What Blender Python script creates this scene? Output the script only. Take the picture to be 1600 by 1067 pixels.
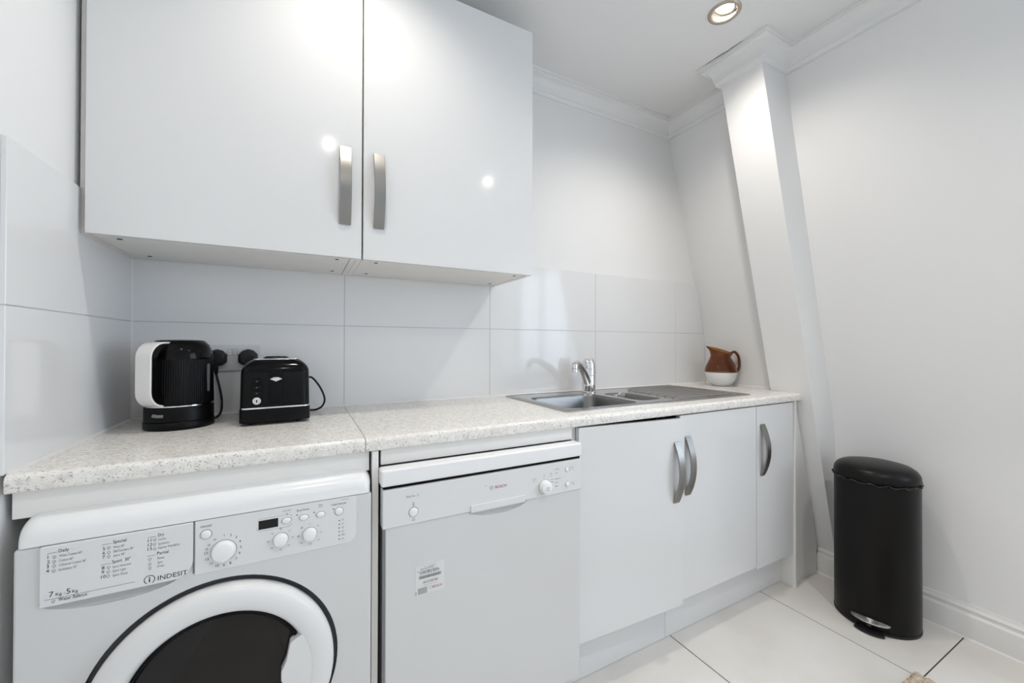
import bpy, bmesh, math, random
from mathutils import Vector, Matrix
random.seed(4)
for o in list(bpy.data.objects):
    bpy.data.objects.remove(o, do_unlink=True)
SC = bpy.context.scene
COL = SC.collection
PI = math.pi
R = math.radians

# ------------------------------------------------------------------ camera
YAW, PITCH, ROLL = R(27.844), R(0.370), R(0.134)
F = Vector((math.sin(YAW)*math.cos(PITCH), math.cos(YAW)*math.cos(PITCH), math.sin(PITCH)))
RT = Vector((math.cos(YAW), -math.sin(YAW), 0)); UP = RT.cross(F)
R2 = RT*math.cos(ROLL) + UP*math.sin(ROLL); U2 = -RT*math.sin(ROLL) + UP*math.cos(ROLL)
cd = bpy.data.cameras.new('camera'); cam = bpy.data.objects.new('camera', cd); COL.objects.link(cam)
cam.matrix_world = Matrix(((R2.x, U2.x, -F.x, .4622), (R2.y, U2.y, -F.y, -1.6095), (R2.z, U2.z, -F.z, 1.1466), (0, 0, 0, 1)))
cd.sensor_width = 36; cd.lens = 36*619.3/1600; cd.clip_start = .02
SC.camera = cam

# ------------------------------------------------------------------ light
LAMP_W, LAMP_COL = (22.5, 14.5, 15, 25), (1.0, .935, .855)      # four ceiling downlights
SKY_COL, SKY_STR = (.72, .855, 1.0), 5.2
SC.view_settings.view_transform = 'Standard'; SC.view_settings.look = 'None'
SC.view_settings.gamma = 1; SC.view_settings.use_curve_mapping = False
SC.view_settings.exposure = 0.27
w = bpy.data.worlds.new('sky'); SC.world = w; w.use_nodes = True
bg = w.node_tree.nodes['Background']; bg.inputs[0].default_value = (*SKY_COL, 1); bg.inputs[1].default_value = SKY_STR
pl = bpy.data.lights.new('window_portal', 'AREA'); pl.shape = 'RECTANGLE'; pl.size = 1.3; pl.size_y = 1.76
pl.cycles.is_portal = True
po = bpy.data.objects.new('window_portal', pl); COL.objects.link(po); po.location = (3.12, -2.24, 1.4); po.rotation_euler = (0, PI/2, 0)

# ------------------------------------------------------------------ materials
def mat(name, col, rough=.5, metal=0., coat=0., trans=0., ior=1.45, emit=None, bump=None, spec=.5):
    m = bpy.data.materials.new(name); m.use_nodes = True
    nt = m.node_tree; b = nt.nodes['Principled BSDF']
    b.inputs['Base Color'].default_value = (*col, 1); b.inputs['Roughness'].default_value = rough
    b.inputs['Metallic'].default_value = metal; b.inputs['Coat Weight'].default_value = coat
    b.inputs['Transmission Weight'].default_value = trans; b.inputs['IOR'].default_value = ior
    b.inputs['Specular IOR Level'].default_value = spec
    if emit:
        b.inputs['Emission Color'].default_value = (*emit[0], 1); b.inputs['Emission Strength'].default_value = emit[1]
    if bump:
        sc, st, dist = bump
        tc = nt.nodes.new('ShaderNodeTexCoord'); n = nt.nodes.new('ShaderNodeTexNoise'); n.inputs['Scale'].default_value = sc
        n.inputs['Detail'].default_value = 4
        bp = nt.nodes.new('ShaderNodeBump'); bp.inputs['Strength'].default_value = st; bp.inputs['Distance'].default_value = dist
        nt.links.new(tc.outputs['Object'], n.inputs['Vector']); nt.links.new(n.outputs['Fac'], bp.inputs['Height'])
        nt.links.new(bp.outputs['Normal'], b.inputs['Normal'])
    return m

def noisy(m, cols, scale, pos, detail=5, obj=True, vscale=None):
    """ramp a noise into the base colour"""
    nt = m.node_tree; b = nt.nodes['Principled BSDF']
    tc = nt.nodes.new('ShaderNodeTexCoord'); n = nt.nodes.new('ShaderNodeTexNoise')
    n.inputs['Scale'].default_value = scale; n.inputs['Detail'].default_value = detail
    src = tc.outputs['Object']
    if vscale:
        mp = nt.nodes.new('ShaderNodeMapping'); mp.inputs['Scale'].default_value = vscale
        nt.links.new(src, mp.inputs['Vector']); src = mp.outputs['Vector']
    rp = nt.nodes.new('ShaderNodeValToRGB')
    els = rp.color_ramp.elements
    while len(els) < len(cols): els.new(.5)
    for e, c, p_ in zip(els, cols, pos): e.position = p_; e.color = (*c, 1)
    nt.links.new(src, n.inputs['Vector']); nt.links.new(n.outputs['Fac'], rp.inputs['Fac'])
    nt.links.new(rp.outputs['Color'], b.inputs['Base Color'])
    return rp

M = {}
M['paint'] = mat('wall_paint', (.87, .868, .865), .55, bump=(9, .12, .004))
M['ceil'] = mat('ceiling_paint', (.88, .88, .88), .6, bump=(14, .08, .003))
M['cornice'] = mat('cornice_paint', (.87, .87, .868), .55)
M['wood_white'] = mat('gloss_white_woodwork', (.80, .79, .77), .25)
M['tile'] = mat('gloss_wall_tile', (.83, .83, .835), .09)
M['grout'] = mat('wall_grout', (.62, .61, .60), .8)
M['cab'] = mat('gloss_white_door', (.77, .767, .765), .10)
M['cabedge'] = mat('cream_edge_band', (.72, .68, .60), .4)
M['carcass'] = mat('white_melamine', (.86, .84, .81), .35)
M['dark'] = mat('dark_gap', (.008, .007, .006), .7, spec=.1)
M['screwcap'] = mat('dark_screw_hole', (.05, .045, .04), .6)
M['appl'] = mat('white_enamel', (.69, .685, .68), .22)
M['applp'] = mat('white_appliance_plastic', (.77, .765, .76), .25)
M['applw'] = mat('bright_white_plastic', (.87, .87, .87), .18)
M['gapshade'] = mat('grey_gap_shade', (.16, .165, .175), .5)  # dark grey painted in for the shade in grooves and gaps
M['ink'] = mat('dark_print', (.03, .03, .032), .6)
M['inkgrey'] = mat('grey_print', (.22, .22, .23), .6)
M['red'] = mat('red_print', (.40, .02, .025), .5)
M['black'] = mat('display_black', (.004, .004, .005), .1)
M['smoke'] = mat('smoked_door_glass', (.009, .0075, .0065), .06, spec=.4)
M['paper'] = mat('sticker_paper', (.74, .735, .73), .4)
M['papergrey'] = mat('sticker_grey', (.42, .41, .40), .5)
M['steel'] = mat('brushed_steel', (.40, .39, .38), .30, 1)
M['handle'] = mat('brushed_nickel', (.31, .30, .285), .34, 1)
M['bowl'] = mat('shaded_bowl_steel', (.24, .235, .23), .30, 1)  # deck steel darkened to paint in the dark reflections inside the bowls
M['chrome'] = mat('chrome', (.80, .80, .81), .06, 1)
M['kwhite'] = mat('pale_polished_handle', (.86, .85, .83), .10)  # pale base colour stands in for white walls mirrored in polished metal
M['kblack'] = mat('gloss_black_plastic', (.004, .004, .0045), .10, spec=.18)
M['kmatt'] = mat('satin_black', (.004, .004, .0045), .38, spec=.18)
M['rubber'] = mat('black_rubber', (.008, .008, .008), .5)
M['wingrey'] = mat('smoked_water_window', (.18, .19, .20), .2)
M['bin'] = mat('matt_black_metal', (.0045, .004, .0038), .34, spec=.24)
M['amber'] = mat('amber_glass', (.46, .205, .045), .02, trans=1.0, ior=1.45)
M['milk'] = mat('white_glass', (.78, .79, .79), .08)
M['socket'] = mat('white_socket_plastic', (.74, .73, .74), .3)
M['nickel'] = mat('satin_nickel_ring', (.50, .44, .37), .35, 1)
M['bulb'] = mat('lit_bulb', (1, .95, .85), .3, emit=((1, .93, .82), 14))
M['reflector'] = mat('lamp_reflector', (.9, .88, .84), .2, 1)
M['upvc'] = mat('white_window_frame', (.82, .82, .82), .3)
M['liner'] = mat('black_bin_liner', (.01, .01, .01), .25, bump=(120, .6, .004))
M['seal'] = mat('white_sealant', (.84, .83, .81), .35)
# glass pane: clear with a faint mirror
g = bpy.data.materials.new('window_glass'); g.use_nodes = True; nt = g.node_tree; nt.nodes.clear()
out = nt.nodes.new('ShaderNodeOutputMaterial'); mx = nt.nodes.new('ShaderNodeMixShader'); mx.inputs[0].default_value = .06
tr = nt.nodes.new('ShaderNodeBsdfTransparent'); gl = nt.nodes.new('ShaderNodeBsdfGlossy'); gl.inputs['Roughness'].default_value = .02
nt.links.new(tr.outputs[0], mx.inputs[1]); nt.links.new(gl.outputs[0], mx.inputs[2]); nt.links.new(mx.outputs[0], out.inputs[0])
M['glass'] = g
# worktop: pale cream with grey-brown specks
m = mat('speckled_worktop', (.7, .67, .62), .22); M['top'] = m
nt = m.node_tree; b = nt.nodes['Principled BSDF']
tc = nt.nodes.new('ShaderNodeTexCoord')
def nz(scale, detail, lo, hi):
    n = nt.nodes.new('ShaderNodeTexNoise'); n.inputs['Scale'].default_value = scale; n.inputs['Detail'].default_value = detail
    n.inputs['Roughness'].default_value = .6
    mr = nt.nodes.new('ShaderNodeMapRange'); mr.inputs['From Min'].default_value = lo; mr.inputs['From Max'].default_value = hi
    nt.links.new(tc.outputs['Object'], n.inputs['Vector']); nt.links.new(n.outputs['Fac'], mr.inputs['Value'])
    return mr.outputs['Result']
def mixc(fac, a, bcol):
    mxn = nt.nodes.new('ShaderNodeMix'); mxn.data_type = 'RGBA'; nt.links.new(fac, mxn.inputs['Factor'])
    if isinstance(a, tuple): mxn.inputs['A'].default_value = (*a, 1)
    else: nt.links.new(a, mxn.inputs['A'])
    mxn.inputs['B'].default_value = (*bcol, 1)
    return mxn.outputs['Result']
c1 = mixc(nz(60, 3, .40, .68), (.90, .875, .83), (.77, .735, .69))
c2 = mixc(nz(170, 2, .60, .68), c1, (.46, .42, .38))
c3 = mixc(nz(330, 2, .62, .70), c2, (.33, .31, .29))
nt.links.new(c3, b.inputs['Base Color'])
# floor tiles
m = mat('porcelain_floor_tile', (.6, .57, .53), .33); M['floor'] = m
noisy(m, [(.68, .645, .60), (.765, .735, .695), (.81, .79, .76)], 2.6, [.3, .5, .72], detail=8)
M['fgrout'] = mat('floor_grout', (.07, .062, .058), .9)
# jute
m = mat('jute', (.5, .4, .3), .9, bump=(260, .8, .003)); M['jute'] = m
noisy(m, [(.30, .21, .14), (.56, .46, .36), (.72, .64, .54)], 70, [.3, .5, .7], detail=6)
# brushed look on the sink
nt = M['steel'].node_tree; b = nt.nodes['Principled BSDF']
tc = nt.nodes.new('ShaderNodeTexCoord'); mp = nt.nodes.new('ShaderNodeMapping'); mp.inputs['Scale'].default_value = (4, 300, 300)
n = nt.nodes.new('ShaderNodeTexNoise'); n.inputs['Scale'].default_value = 2
mr = nt.nodes.new('ShaderNodeMapRange'); mr.inputs['To Min'].default_value = .13; mr.inputs['To Max'].default_value = .26
nt.links.new(tc.outputs['Object'], mp.inputs['Vector']); nt.links.new(mp.outputs['Vector'], n.inputs['Vector'])
nt.links.new(n.outputs['Fac'], mr.inputs['Value']); nt.links.new(mr.outputs['Result'], b.inputs['Roughness'])

# ------------------------------------------------------------------ mesh helpers
def rootloc(p):
    v = Vector((0, 0, 0))
    while p is not None:
        v += p.location; p = p.parent
    return v

_tc = {}
def text_geo(s):
    if s in _tc: return _tc[s]
    cu = bpy.data.curves.new('t', 'FONT'); cu.body = s; cu.size = 1; cu.resolution_u = 2
    ob = bpy.data.objects.new('t', cu); COL.objects.link(ob)
    me = bpy.data.meshes.new_from_object(ob.evaluated_get(bpy.context.evaluated_depsgraph_get()))
    vs = [(v.co.x, v.co.y) for v in me.vertices]; fs = [tuple(p.vertices) for p in me.polygons]
    bpy.data.objects.remove(ob, do_unlink=True); bpy.data.curves.remove(cu); bpy.data.meshes.remove(me)
    _tc[s] = (vs, fs)
    return _tc[s]

PRINTS = ('programme_numbers', 'programme_list', 'brand_lettering', 'panel_print', 'panel_symbols', 'indicator_dots', 'knob_print', 'sticker_print', 'sticker_small_print', 'sticker_brand')
class MB:
    def __init__(s): s.v = []; s.f = []
    def add(s, vs, fs):
        k = len(s.v); s.v += [tuple(v) for v in vs]; s.f += [tuple(i+k for i in f) for f in fs]; return s
    def box(s, x0, x1, y0, y1, z0, z1):
        vs = [(x, y, z) for z in (z0, z1) for y in (y0, y1) for x in (x0, x1)]
        return s.add(vs, [(0, 2, 3, 1), (4, 5, 7, 6), (0, 1, 5, 4), (2, 6, 7, 3), (0, 4, 6, 2), (1, 3, 7, 5)])
    def prism(s, poly, axis, a0, a1):
        def P(p, a):
            return {'x': (a, p[0], p[1]), 'y': (p[0], a, p[1]), 'z': (p[0], p[1], a)}[axis]
        n = len(poly); vs = [P(p, a0) for p in poly] + [P(p, a1) for p in poly]
        fs = [tuple(range(n)), tuple(range(2*n-1, n-1, -1))] + [(i, (i+1) % n, n+(i+1) % n, n+i) for i in range(n)]
        return s.add(vs, fs)
    def loft(s, loops, cap0=True, cap1=True, closed=True):
        n = len(loops[0]); vs = [p for l in loops for p in l]; fs = []
        for k in range(len(loops)-1):
            for i in range(n if closed else n-1):
                j = (i+1) % n
                fs.append((k*n+i, k*n+j, (k+1)*n+j, (k+1)*n+i))
        if cap0: fs.append(tuple(range(n)))
        if cap1: fs.append(tuple(range(len(vs)-1, len(vs)-n-1, -1)))
        return s.add(vs, fs)
    def lathe(s, prof, n=48, c=(0, 0, 0), axis='z', cap0=True, cap1=True):
        loops = []
        for r, h in prof:
            l = []
            for i in range(n):
                a = 2*PI*i/n; x, y = r*math.cos(a), r*math.sin(a)
                if axis == 'z': l.append((c[0]+x, c[1]+y, c[2]+h))
                else: l.append((c[0]+x, c[1]+h, c[2]+y))
            loops.append(l)
        return s.loft(loops, cap0, cap1)
    def tube(s, path, r, n=10, caps=True):
        pts = [Vector(p) for p in path]; loops = []
        rr = r if isinstance(r, (list, tuple)) else [r]*len(pts)
        t0 = (pts[1]-pts[0]).normalized()
        u = t0.orthogonal().normalized()
        for i, p in enumerate(pts):
            t = (pts[min(i+1, len(pts)-1)]-pts[max(i-1, 0)]).normalized()
            u = (u - t*u.dot(t)).normalized(); v = t.cross(u)
            loops.append([tuple(p+(u*math.cos(2*PI*k/n)+v*math.sin(2*PI*k/n))*rr[i]) for k in range(n)])
        return s.loft(loops, caps, caps)
    def text(s, st, x, z, y, size, width=None, align='l'):
        vs, fs = text_geo(st)
        x0 = min(v[0] for v in vs); x1 = max(v[0] for v in vs)
        sx = size if width is None else width/(x1-x0)
        off = {'l': x - x0*sx, 'c': x - (x0+x1)/2*sx}[align]
        return s.add([(off+v[0]*sx, y, z+v[1]*size) for v in vs], fs)
    def ring(s, x, z, y, r0, r1, n=24, a0=0., a1=2*PI, sx=1., sz=1.):
        vs = []
        for i in range(n+1):
            a = a0+(a1-a0)*i/n
            for r in (r0, r1): vs.append((x+sx*r*math.cos(a), y, z+sz*r*math.sin(a)))
        return s.add(vs, [(2*i, 2*i+1, 2*i+3, 2*i+2) for i in range(n)])
    def rect(s, x0, x1, z0, z1, y):
        return s.add([(x0, y, z0), (x1, y, z0), (x1, y, z1), (x0, y, z1)], [(0, 1, 2, 3)])
    def mesh(s, name, bevel=0, seg=2, ang=32, recalc=True, off=Vector((0, 0, 0))):
        me = bpy.data.meshes.new(name); me.from_pydata([tuple(Vector(v)-off) for v in s.v], [], s.f)
        bm = bmesh.new(); bm.from_mesh(me)
        if recalc: bmesh.ops.recalc_face_normals(bm, faces=bm.faces)
        if bevel:
            es = [e for e in bm.edges if len(e.link_faces) == 2 and e.calc_face_angle(0) > R(30)]
            bmesh.ops.bevel(bm, geom=es, offset=bevel, segments=seg, affect='EDGES', profile=.5, clamp_overlap=True)
        bm.to_mesh(me); bm.free()
        for p in me.polygons: p.use_smooth = True
        me.set_sharp_from_angle(angle=R(ang))
        return me
    def build(s, name, m, parent=None, world=True, bevel=0, seg=2, ang=32, recalc=True):
        off = rootloc(parent) if (parent is not None and world) else Vector((0, 0, 0))
        me = s.mesh(name, bevel, seg, ang, recalc, off)
        me.materials.append(M[m] if isinstance(m, str) else m)
        o = bpy.data.objects.new(name, me); COL.objects.link(o)
        if parent is not None: o.parent = parent
        if bevel:
            wn_ = o.modifiers.new('weighted_normals', 'WEIGHTED_NORMAL'); wn_.weight = 100; wn_.keep_sharp = True
        if name in PRINTS: o['kind'] = 'stuff'      # flat lettering, too fine to pick apart
        return o

def cut(o, cutter_mb):
    """subtract a closed shape (object space) from o"""
    me = cutter_mb.mesh('cutter'); co = bpy.data.objects.new('cutter', me); COL.objects.link(co)
    co.matrix_world = Matrix.Translation(rootloc(o))
    md = o.modifiers.new('b', 'BOOLEAN'); md.operation = 'DIFFERENCE'; md.solver = 'EXACT'; md.object = co
    dg = bpy.context.evaluated_depsgraph_get(); dg.update()
    nm = bpy.data.meshes.new_from_object(o.evaluated_get(dg))
    o.modifiers.clear(); old = o.data; o.data = nm; nm.name = o.name; bpy.data.meshes.remove(old)
    bpy.data.objects.remove(co, do_unlink=True)
    for p in nm.polygons: p.use_smooth = True
    nm.set_sharp_from_angle(angle=R(32))
    wn_ = o.modifiers.new('weighted_normals', 'WEIGHTED_NORMAL'); wn_.weight = 100; wn_.keep_sharp = True

def tag(o, label=None, cat=None, group=None, kind=None):
    if label: o['label'] = label
    if cat: o['category'] = cat
    if group: o['group'] = group
    if kind: o['kind'] = kind
    return o
def thing(name, loc, label, cat, group=None, rz=0):
    o = bpy.data.objects.new(name, None); o.empty_display_size = .05; COL.objects.link(o)
    o.location = loc; o.rotation_euler = (0, 0, rz)
    return tag(o, label, cat, group)
def struct(name, mb, m, label, **k):
    return tag(mb.build(name, m, **k), label, kind='structure')
def rrect(x0, x1, y0, y1, r, n=6):
    p = []
    for cx, cy, a in ((x1-r, y1-r, 0), (x0+r, y1-r, 90), (x0+r, y0+r, 180), (x1-r, y0+r, 270)):
        for i in range(n+1):
            t = R(a+90*i/n); p.append((cx+r*math.cos(t), cy+r*math.sin(t)))
    return p
def ellipsoid(c, rx, ry, rz, nu=32, nv=16):
    mb = MB(); loops = []
    for j in range(1, nv):
        t = PI*j/nv
        loops.append([(c[0]+rx*math.sin(t)*math.cos(2*PI*i/nu), c[1]+ry*math.sin(t)*math.sin(2*PI*i/nu), c[2]+rz*math.cos(t)) for i in range(nu)])
    return mb.loft(loops)
def fill(loops, z):
    """flat sheet with holes -> verts, faces"""
    bm = bmesh.new(); es = []
    for l in loops:
        vs = [bm.verts.new((p[0], p[1], z)) for p in l]
        for i in range(len(vs)): es.append(bm.edges.new((vs[i], vs[(i+1) % len(vs)])))
    bmesh.ops.triangle_fill(bm, use_beauty=True, edges=es)
    bm.verts.index_update()
    vs = [tuple(v.co) for v in bm.verts]; fs = [tuple(v.index for v in f.verts) for f in bm.faces]
    bm.free(); return vs, fs

# ------------------------------------------------------------------ room shell
H = .9134; CEIL = 2.43; YB = -3.3      # worktop height, ceiling, wall behind the camera
def wx(z): return 2.80-.263*(z-.66)    # sloping roof wall
def px(z): return 2.565-.272*(z-.916)  # leaning face of the boxed pier

fl = struct('floor', MB().box(-.05, 3.1, YB, .1, -.06, -.0012), 'fgrout', 'pale porcelain tiled kitchen floor')
tile_mesh = {}
def floor_tile(x0, x1, y0, y1):
    g_ = .0019
    key = (round(x1-x0, 4), round(y1-y0, 4))
    if key not in tile_mesh:
        a, b_ = x1-x0-2*g_, y1-y0-2*g_
        me = MB().box(0, a, 0, b_, -.02, 0).mesh('floor_tile', bevel=.0009, seg=1); me.materials.append(M['floor']); tile_mesh[key] = me
    o = bpy.data.objects.new('floor_tile', tile_mesh[key]); COL.objects.link(o); o.parent = fl; o.location = (x0+g_, y0+g_, 0)
cols = [(-.05, .549, -.457), (.549, 1.149, -1.057), (1.149, 1.749, -.457), (1.749, 2.349, -1.657), (2.349, 2.79, -1.057)]
for x0, x1, j in cols:
    ys = sorted({y for y in [j+1.2*k for k in range(-4, 4)] if YB < y < 0} | {YB, 0.0})
    for a, b_ in zip(ys[:-1], ys[1:]): floor_tile(x0, x1, a, b_)

struct('wall_back', MB().box(-.15, 3.1, .008, .12, 0, CEIL+.03), 'paint', 'white painted wall behind the worktop')
wb = bpy.data.objects['wall_back']
def wall_tile(poly, axis, parent):
    mb = MB(); 
    if axis == 'y': mb.prism(poly, 'y', 0, .0079)
    else: mb.prism(poly, 'x', -.0079, 0)
    return mb.build('wall_tile', 'tile', parent, bevel=.0008, seg=1)
G = .0011
z0, z1, z2 = H, H+.3, H+.6
# grout bed sits a hair behind the tile faces
MB().box(0, 2.66, .0014, .0079, z0, z2-.001).build('grout', 'grout', wb)
for i in range(5):
    a, b_ = .6*i+G, .6*i+.6-G
    if i < 4:
        wall_tile([(a, z0+G), (b_, z0+G), (b_, z1-G), (a, z1-G)], 'y', wb)
        wall_tile([(a, z1+G), (b_, z1+G), (b_, z2-G), (a, z2-G)], 'y', wb)
    else:
        wall_tile([(a, z0+G), (2.668, z0+G), (2.654, z1-G), (a, z1-G)], 'y', wb)
        wall_tile([(a, z1+G), (2.652, z1+G), (2.580, z2-G), (a, z2-G)], 'y', wb)
wl = struct('wall_left', MB().box(-.15, -.008, YB, .12, 0, CEIL+.03), 'paint', 'white painted wall at the left of the worktop')
MB().box(-.0079, -.0014, -.577, 0, z0, z2-.001).build('grout', 'grout', wl)
wall_tile([(-.578, z0+G), (-G, z0+G), (-G, z1-G), (-.578, z1-G)], 'x', wl)
wall_tile([(-.578, z1+G), (-G, z1+G), (-G, z2-G), (-.578, z2-G)], 'x', wl)
struct('wall_rear', MB().box(-.15, 3.1, YB-.12, YB, 0, CEIL+.03), 'paint', 'white wall opposite the units')

# right-hand wall: upright low down, leaning in with the roof above, with a dormer window beside the camera
prof = [(2.79, 0), (2.79, .52), (2.787, .62), (2.779, .71), (2.764, .79)] + [(wx(z), z) for z in (.9, 1.2, 1.6, 2.0, CEIL+.03)]
W0, W1, SILL, HEAD = -1.36, -3.12, .75, 2.08
mb = MB()
closed = prof + [(3.1, CEIL+.03), (3.1, 0)]
mb.prism(closed, 'y', -.62, W0); mb.prism(closed, 'y', W1, YB)
mb.prism([(2.79, 0), (2.79, .52), (2.787, .62), (2.775, SILL), (3.1, SILL), (3.1, 0)], 'y', W0, W1)
mb.prism([(wx(HEAD), HEAD), (wx(CEIL+.03), CEIL+.03), (3.1, CEIL+.03), (3.1, HEAD)], 'y', W0, W1)
struct('wall_right', mb, 'paint', 'white wall leaning in with the roof slope')
alc = [(2.672, 0), (2.672, .91), (2.664, 1.10), (2.648, 1.24), (2.615, 1.38)] + [(wx(z), z) for z in (1.55, 1.9, 2.2, CEIL+.03)]
struct('wall_alcove', MB().prism(alc+[(3.1, CEIL+.03), (3.1, 0)], 'y', .008, -.45), 'paint', 'leaning white wall behind the brown jug')
pier = [(px(z), z) for z in (-.0, .3, .916, 1.5, 2.0, CEIL+.03)]
struct('wall_pier', MB().prism(pier+[(3.0, CEIL+.03), (3.0, 0)], 'y', -.44, -.625), 'paint', 'leaning white boxed pier at the end of the worktop', bevel=.004)

# ceiling with round holes for the downlights
LAMPS = [(1.896, -.645), (.60, -.655), (.605, -1.83), (1.735, -1.88)]
HR = .044
loops = [[(-.15, YB-.12), (3.1, YB-.12), (3.1, .12), (-.15, .12)]]
for x, y in LAMPS: loops.append([(x+HR*math.cos(2*PI*i/32), y+HR*math.sin(2*PI*i/32)) for i in range(32)])
vs, fs = fill(loops, CEIL)
mb = MB().add(vs, fs)
ceil_o = struct('ceiling', mb, 'ceil', 'white plaster ceiling', recalc=False)

# cornice: cove moulding mitred round the pier
cp = [(-.03, -.088), (.006, -.088), (.009, -.078), (.009, -.072), (.014, -.070)]
for i in range(7):
    t = i/6*PI/2
    cp.append((.014+.034*(1-math.cos(t)), -.068+.048*math.sin(t)))
cp += [(.052, -.018), (.052, -.012), (.060, -.011), (.060, .004), (-.03, .004)]
def cornice(name, path, label):
    n = len(path); loops = []
    def nrm(a, b_):
        d = Vector((b_[0]-a[0], b_[1]-a[1])).normalized(); return Vector((d.y, -d.x))   # room side is on the right of travel
    for i, p in enumerate(path):
        n1 = nrm(path[max(i-1, 0)], path[max(i-1, 0)+1]); n2 = nrm(path[min(i, n-2)], path[min(i, n-2)+1])
        mt = (n1+n2)/(1+n1.dot(n2))
        loops.append([(p[0]+mt.x*q[0], p[1]+mt.y*q[0], CEIL+q[1]) for q in cp])
    return struct(name, MB().loft(loops), 'cornice', label, ang=25)
XM, XP = 2.345, 2.160
cornice('trim_1', [(-.008, YB), (-.008, .008), (XM, .008), (XM, -.435), (XP, -.435), (XP, -.630), (XM, -.630), (XM, YB)], 'white cove cornice under the ceiling')
# hairline crack above the pier
mb = MB(); rnd = random.Random(2); pth = []
for i in range(26):
    t = i/25; pth.append((2.086+.017*t+rnd.uniform(-.002, .002), -.372-.25*t, CEIL-.0004))
rr = [.0004+.0013*max(0, math.sin(PI*i/25))**2*rnd.uniform(.4, 1) for i in range(26)]
mb.tube(pth, rr, 5); tag(mb.build('crack', 'dark', bpy.data.objects['ceiling']), 'hairline crack beside the cornice')

# skirting
sk = [(2.792, 0), (2.764, 0), (2.764, .086), (2.766, .092), (2.772, .096), (2.774, .104), (2.772, .110), (2.775, .116), (2.780, .120), (2.782, .128), (2.792, .129)]
struct('baseboard_right', MB().prism(sk, 'y', -.553, YB), 'wood_white', 'white moulded skirting along the right wall', ang=40)
struct('trim_2', MB().prism([(2.7645, 0), (2.7600, 0), (2.7645, .006)], 'y', -.553, YB), 'seal', 'white sealant along the foot of the skirting')
# sealant beads round the worktop
struct('trim_3', MB().prism([(-.0002, H), (-.006, H), (-.0002, H+.005)], 'x', .004, 2.66), 'seal', 'white sealant bead along the back of the worktop')
struct('trim_4', MB().prism([(0.0002, H), (.006, H), (.0002, H+.005)], 'y', -.572, -.006), 'seal', 'white sealant bead along the left end of the worktop')
struct('trim_6', MB().prism([(-.0012, .0012), (.0035, -.0002), (-.0002+.0004, -.0035)], 'z', H, 1.403), 'seal', 'white sealant in the tiled corner')
struct('trim_5', MB().prism([(2.6715, H), (2.6655, H), (2.6715, H+.005)], 'y', -.006, -.44), 'seal', 'white sealant bead behind the jug')

# dormer window
wn = tag(MB().box(2.77, 3.12, W1+.001, W0-.001, SILL-.0, SILL+.022).build('window_1', 'wood_white', bevel=.004), 'white framed dormer window in the leaning wall', kind='structure')
mb = MB(); xf0, xf1 = 3.04, 3.095; f_ = .055
mb.box(xf0, xf1, W1, W1+f_, SILL+.022, HEAD).box(xf0, xf1, W0-f_, W0, SILL+.022, HEAD)
mb.box(xf0, xf1, W1+f_, W0-f_, SILL+.022, SILL+.022+f_).box(xf0, xf1, W1+f_, W0-f_, HEAD-f_, HEAD)
mb.build('window_frame', 'upvc', wn)
ys_ = [W1+f_, W1+(W0-W1)/3, W1+2*(W0-W1)/3, W0-f_]
for y in ys_[1:3]: MB().box(xf0, xf1, y-.03, y+.03, SILL+.022+f_, HEAD-f_).build('mullion', 'upvc', wn)
for i in range(3):
    a, b_ = ys_[i]+(.03 if i else 0), ys_[i+1]-(.03 if i < 2 else 0)
    MB().box(3.064, 3.070, a, b_, SILL+.022+f_, HEAD-f_).build('pane', 'glass', wn)

# ------------------------------------------------------------------ ceiling downlights
DL = ['lit nickel downlight in the ceiling near the boxed pier', 'downlight in the ceiling in front of the wall cabinets',
      'downlight in the ceiling behind the camera at the left', 'downlight in the ceiling behind the camera at the right']
for k, (x, y) in enumerate(LAMPS):
    t = thing('downlight', (x, y, CEIL), DL[k], 'downlight', 'ceiling downlights')
    MB().lathe([(.0435, .001), (.0435, -.002), (.046, -.006), (.050, -.007), (.056, -.005), (.0585, -.001), (.0585, .0005), (.0435, .001)], 48, (x, y, CEIL), cap0=False, cap1=False).build('trim_ring', 'nickel', t, ang=50)
    MB().lathe([(.0432, -.001), (.0425, .030), (.040, .075), (.0, .076)], 40, (x, y, CEIL), cap0=False, cap1=False).build('housing', 'reflector', t)
    # tilted gimbal ring and bulb
    a = MB().lathe([(.041, .0), (.041, .008), (.034, .010), (.034, .002), (.041, .0)], 40, (0, 0, 0), cap0=False, cap1=False)
    gm = a.build('gimbal', 'nickel', t, world=False, ang=50); gm.location = (0, 0, .016); gm.rotation_euler = (R(10), R(6), 0)
    bl = MB().lathe([(.001, .001), (.020, .0), (.031, .004), (.033, .010), (.028, .02), (.012, .045)], 32).build('bulb', 'bulb', t, world=False)
    bl.location = (0, 0, .018); bl.rotation_euler = (R(10), R(6), 0)
    ld = bpy.data.lights.new('downlight_beam', 'SPOT'); ld.energy = LAMP_W[k]; ld.color = LAMP_COL; ld.spot_size = R(146); ld.spot_blend = 1.0
    ld.shadow_soft_size = .022
    lo = bpy.data.objects.new('downlight_beam', ld); COL.objects.link(lo); lo.parent = t; lo.location = (0, 0, -.012)

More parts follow.
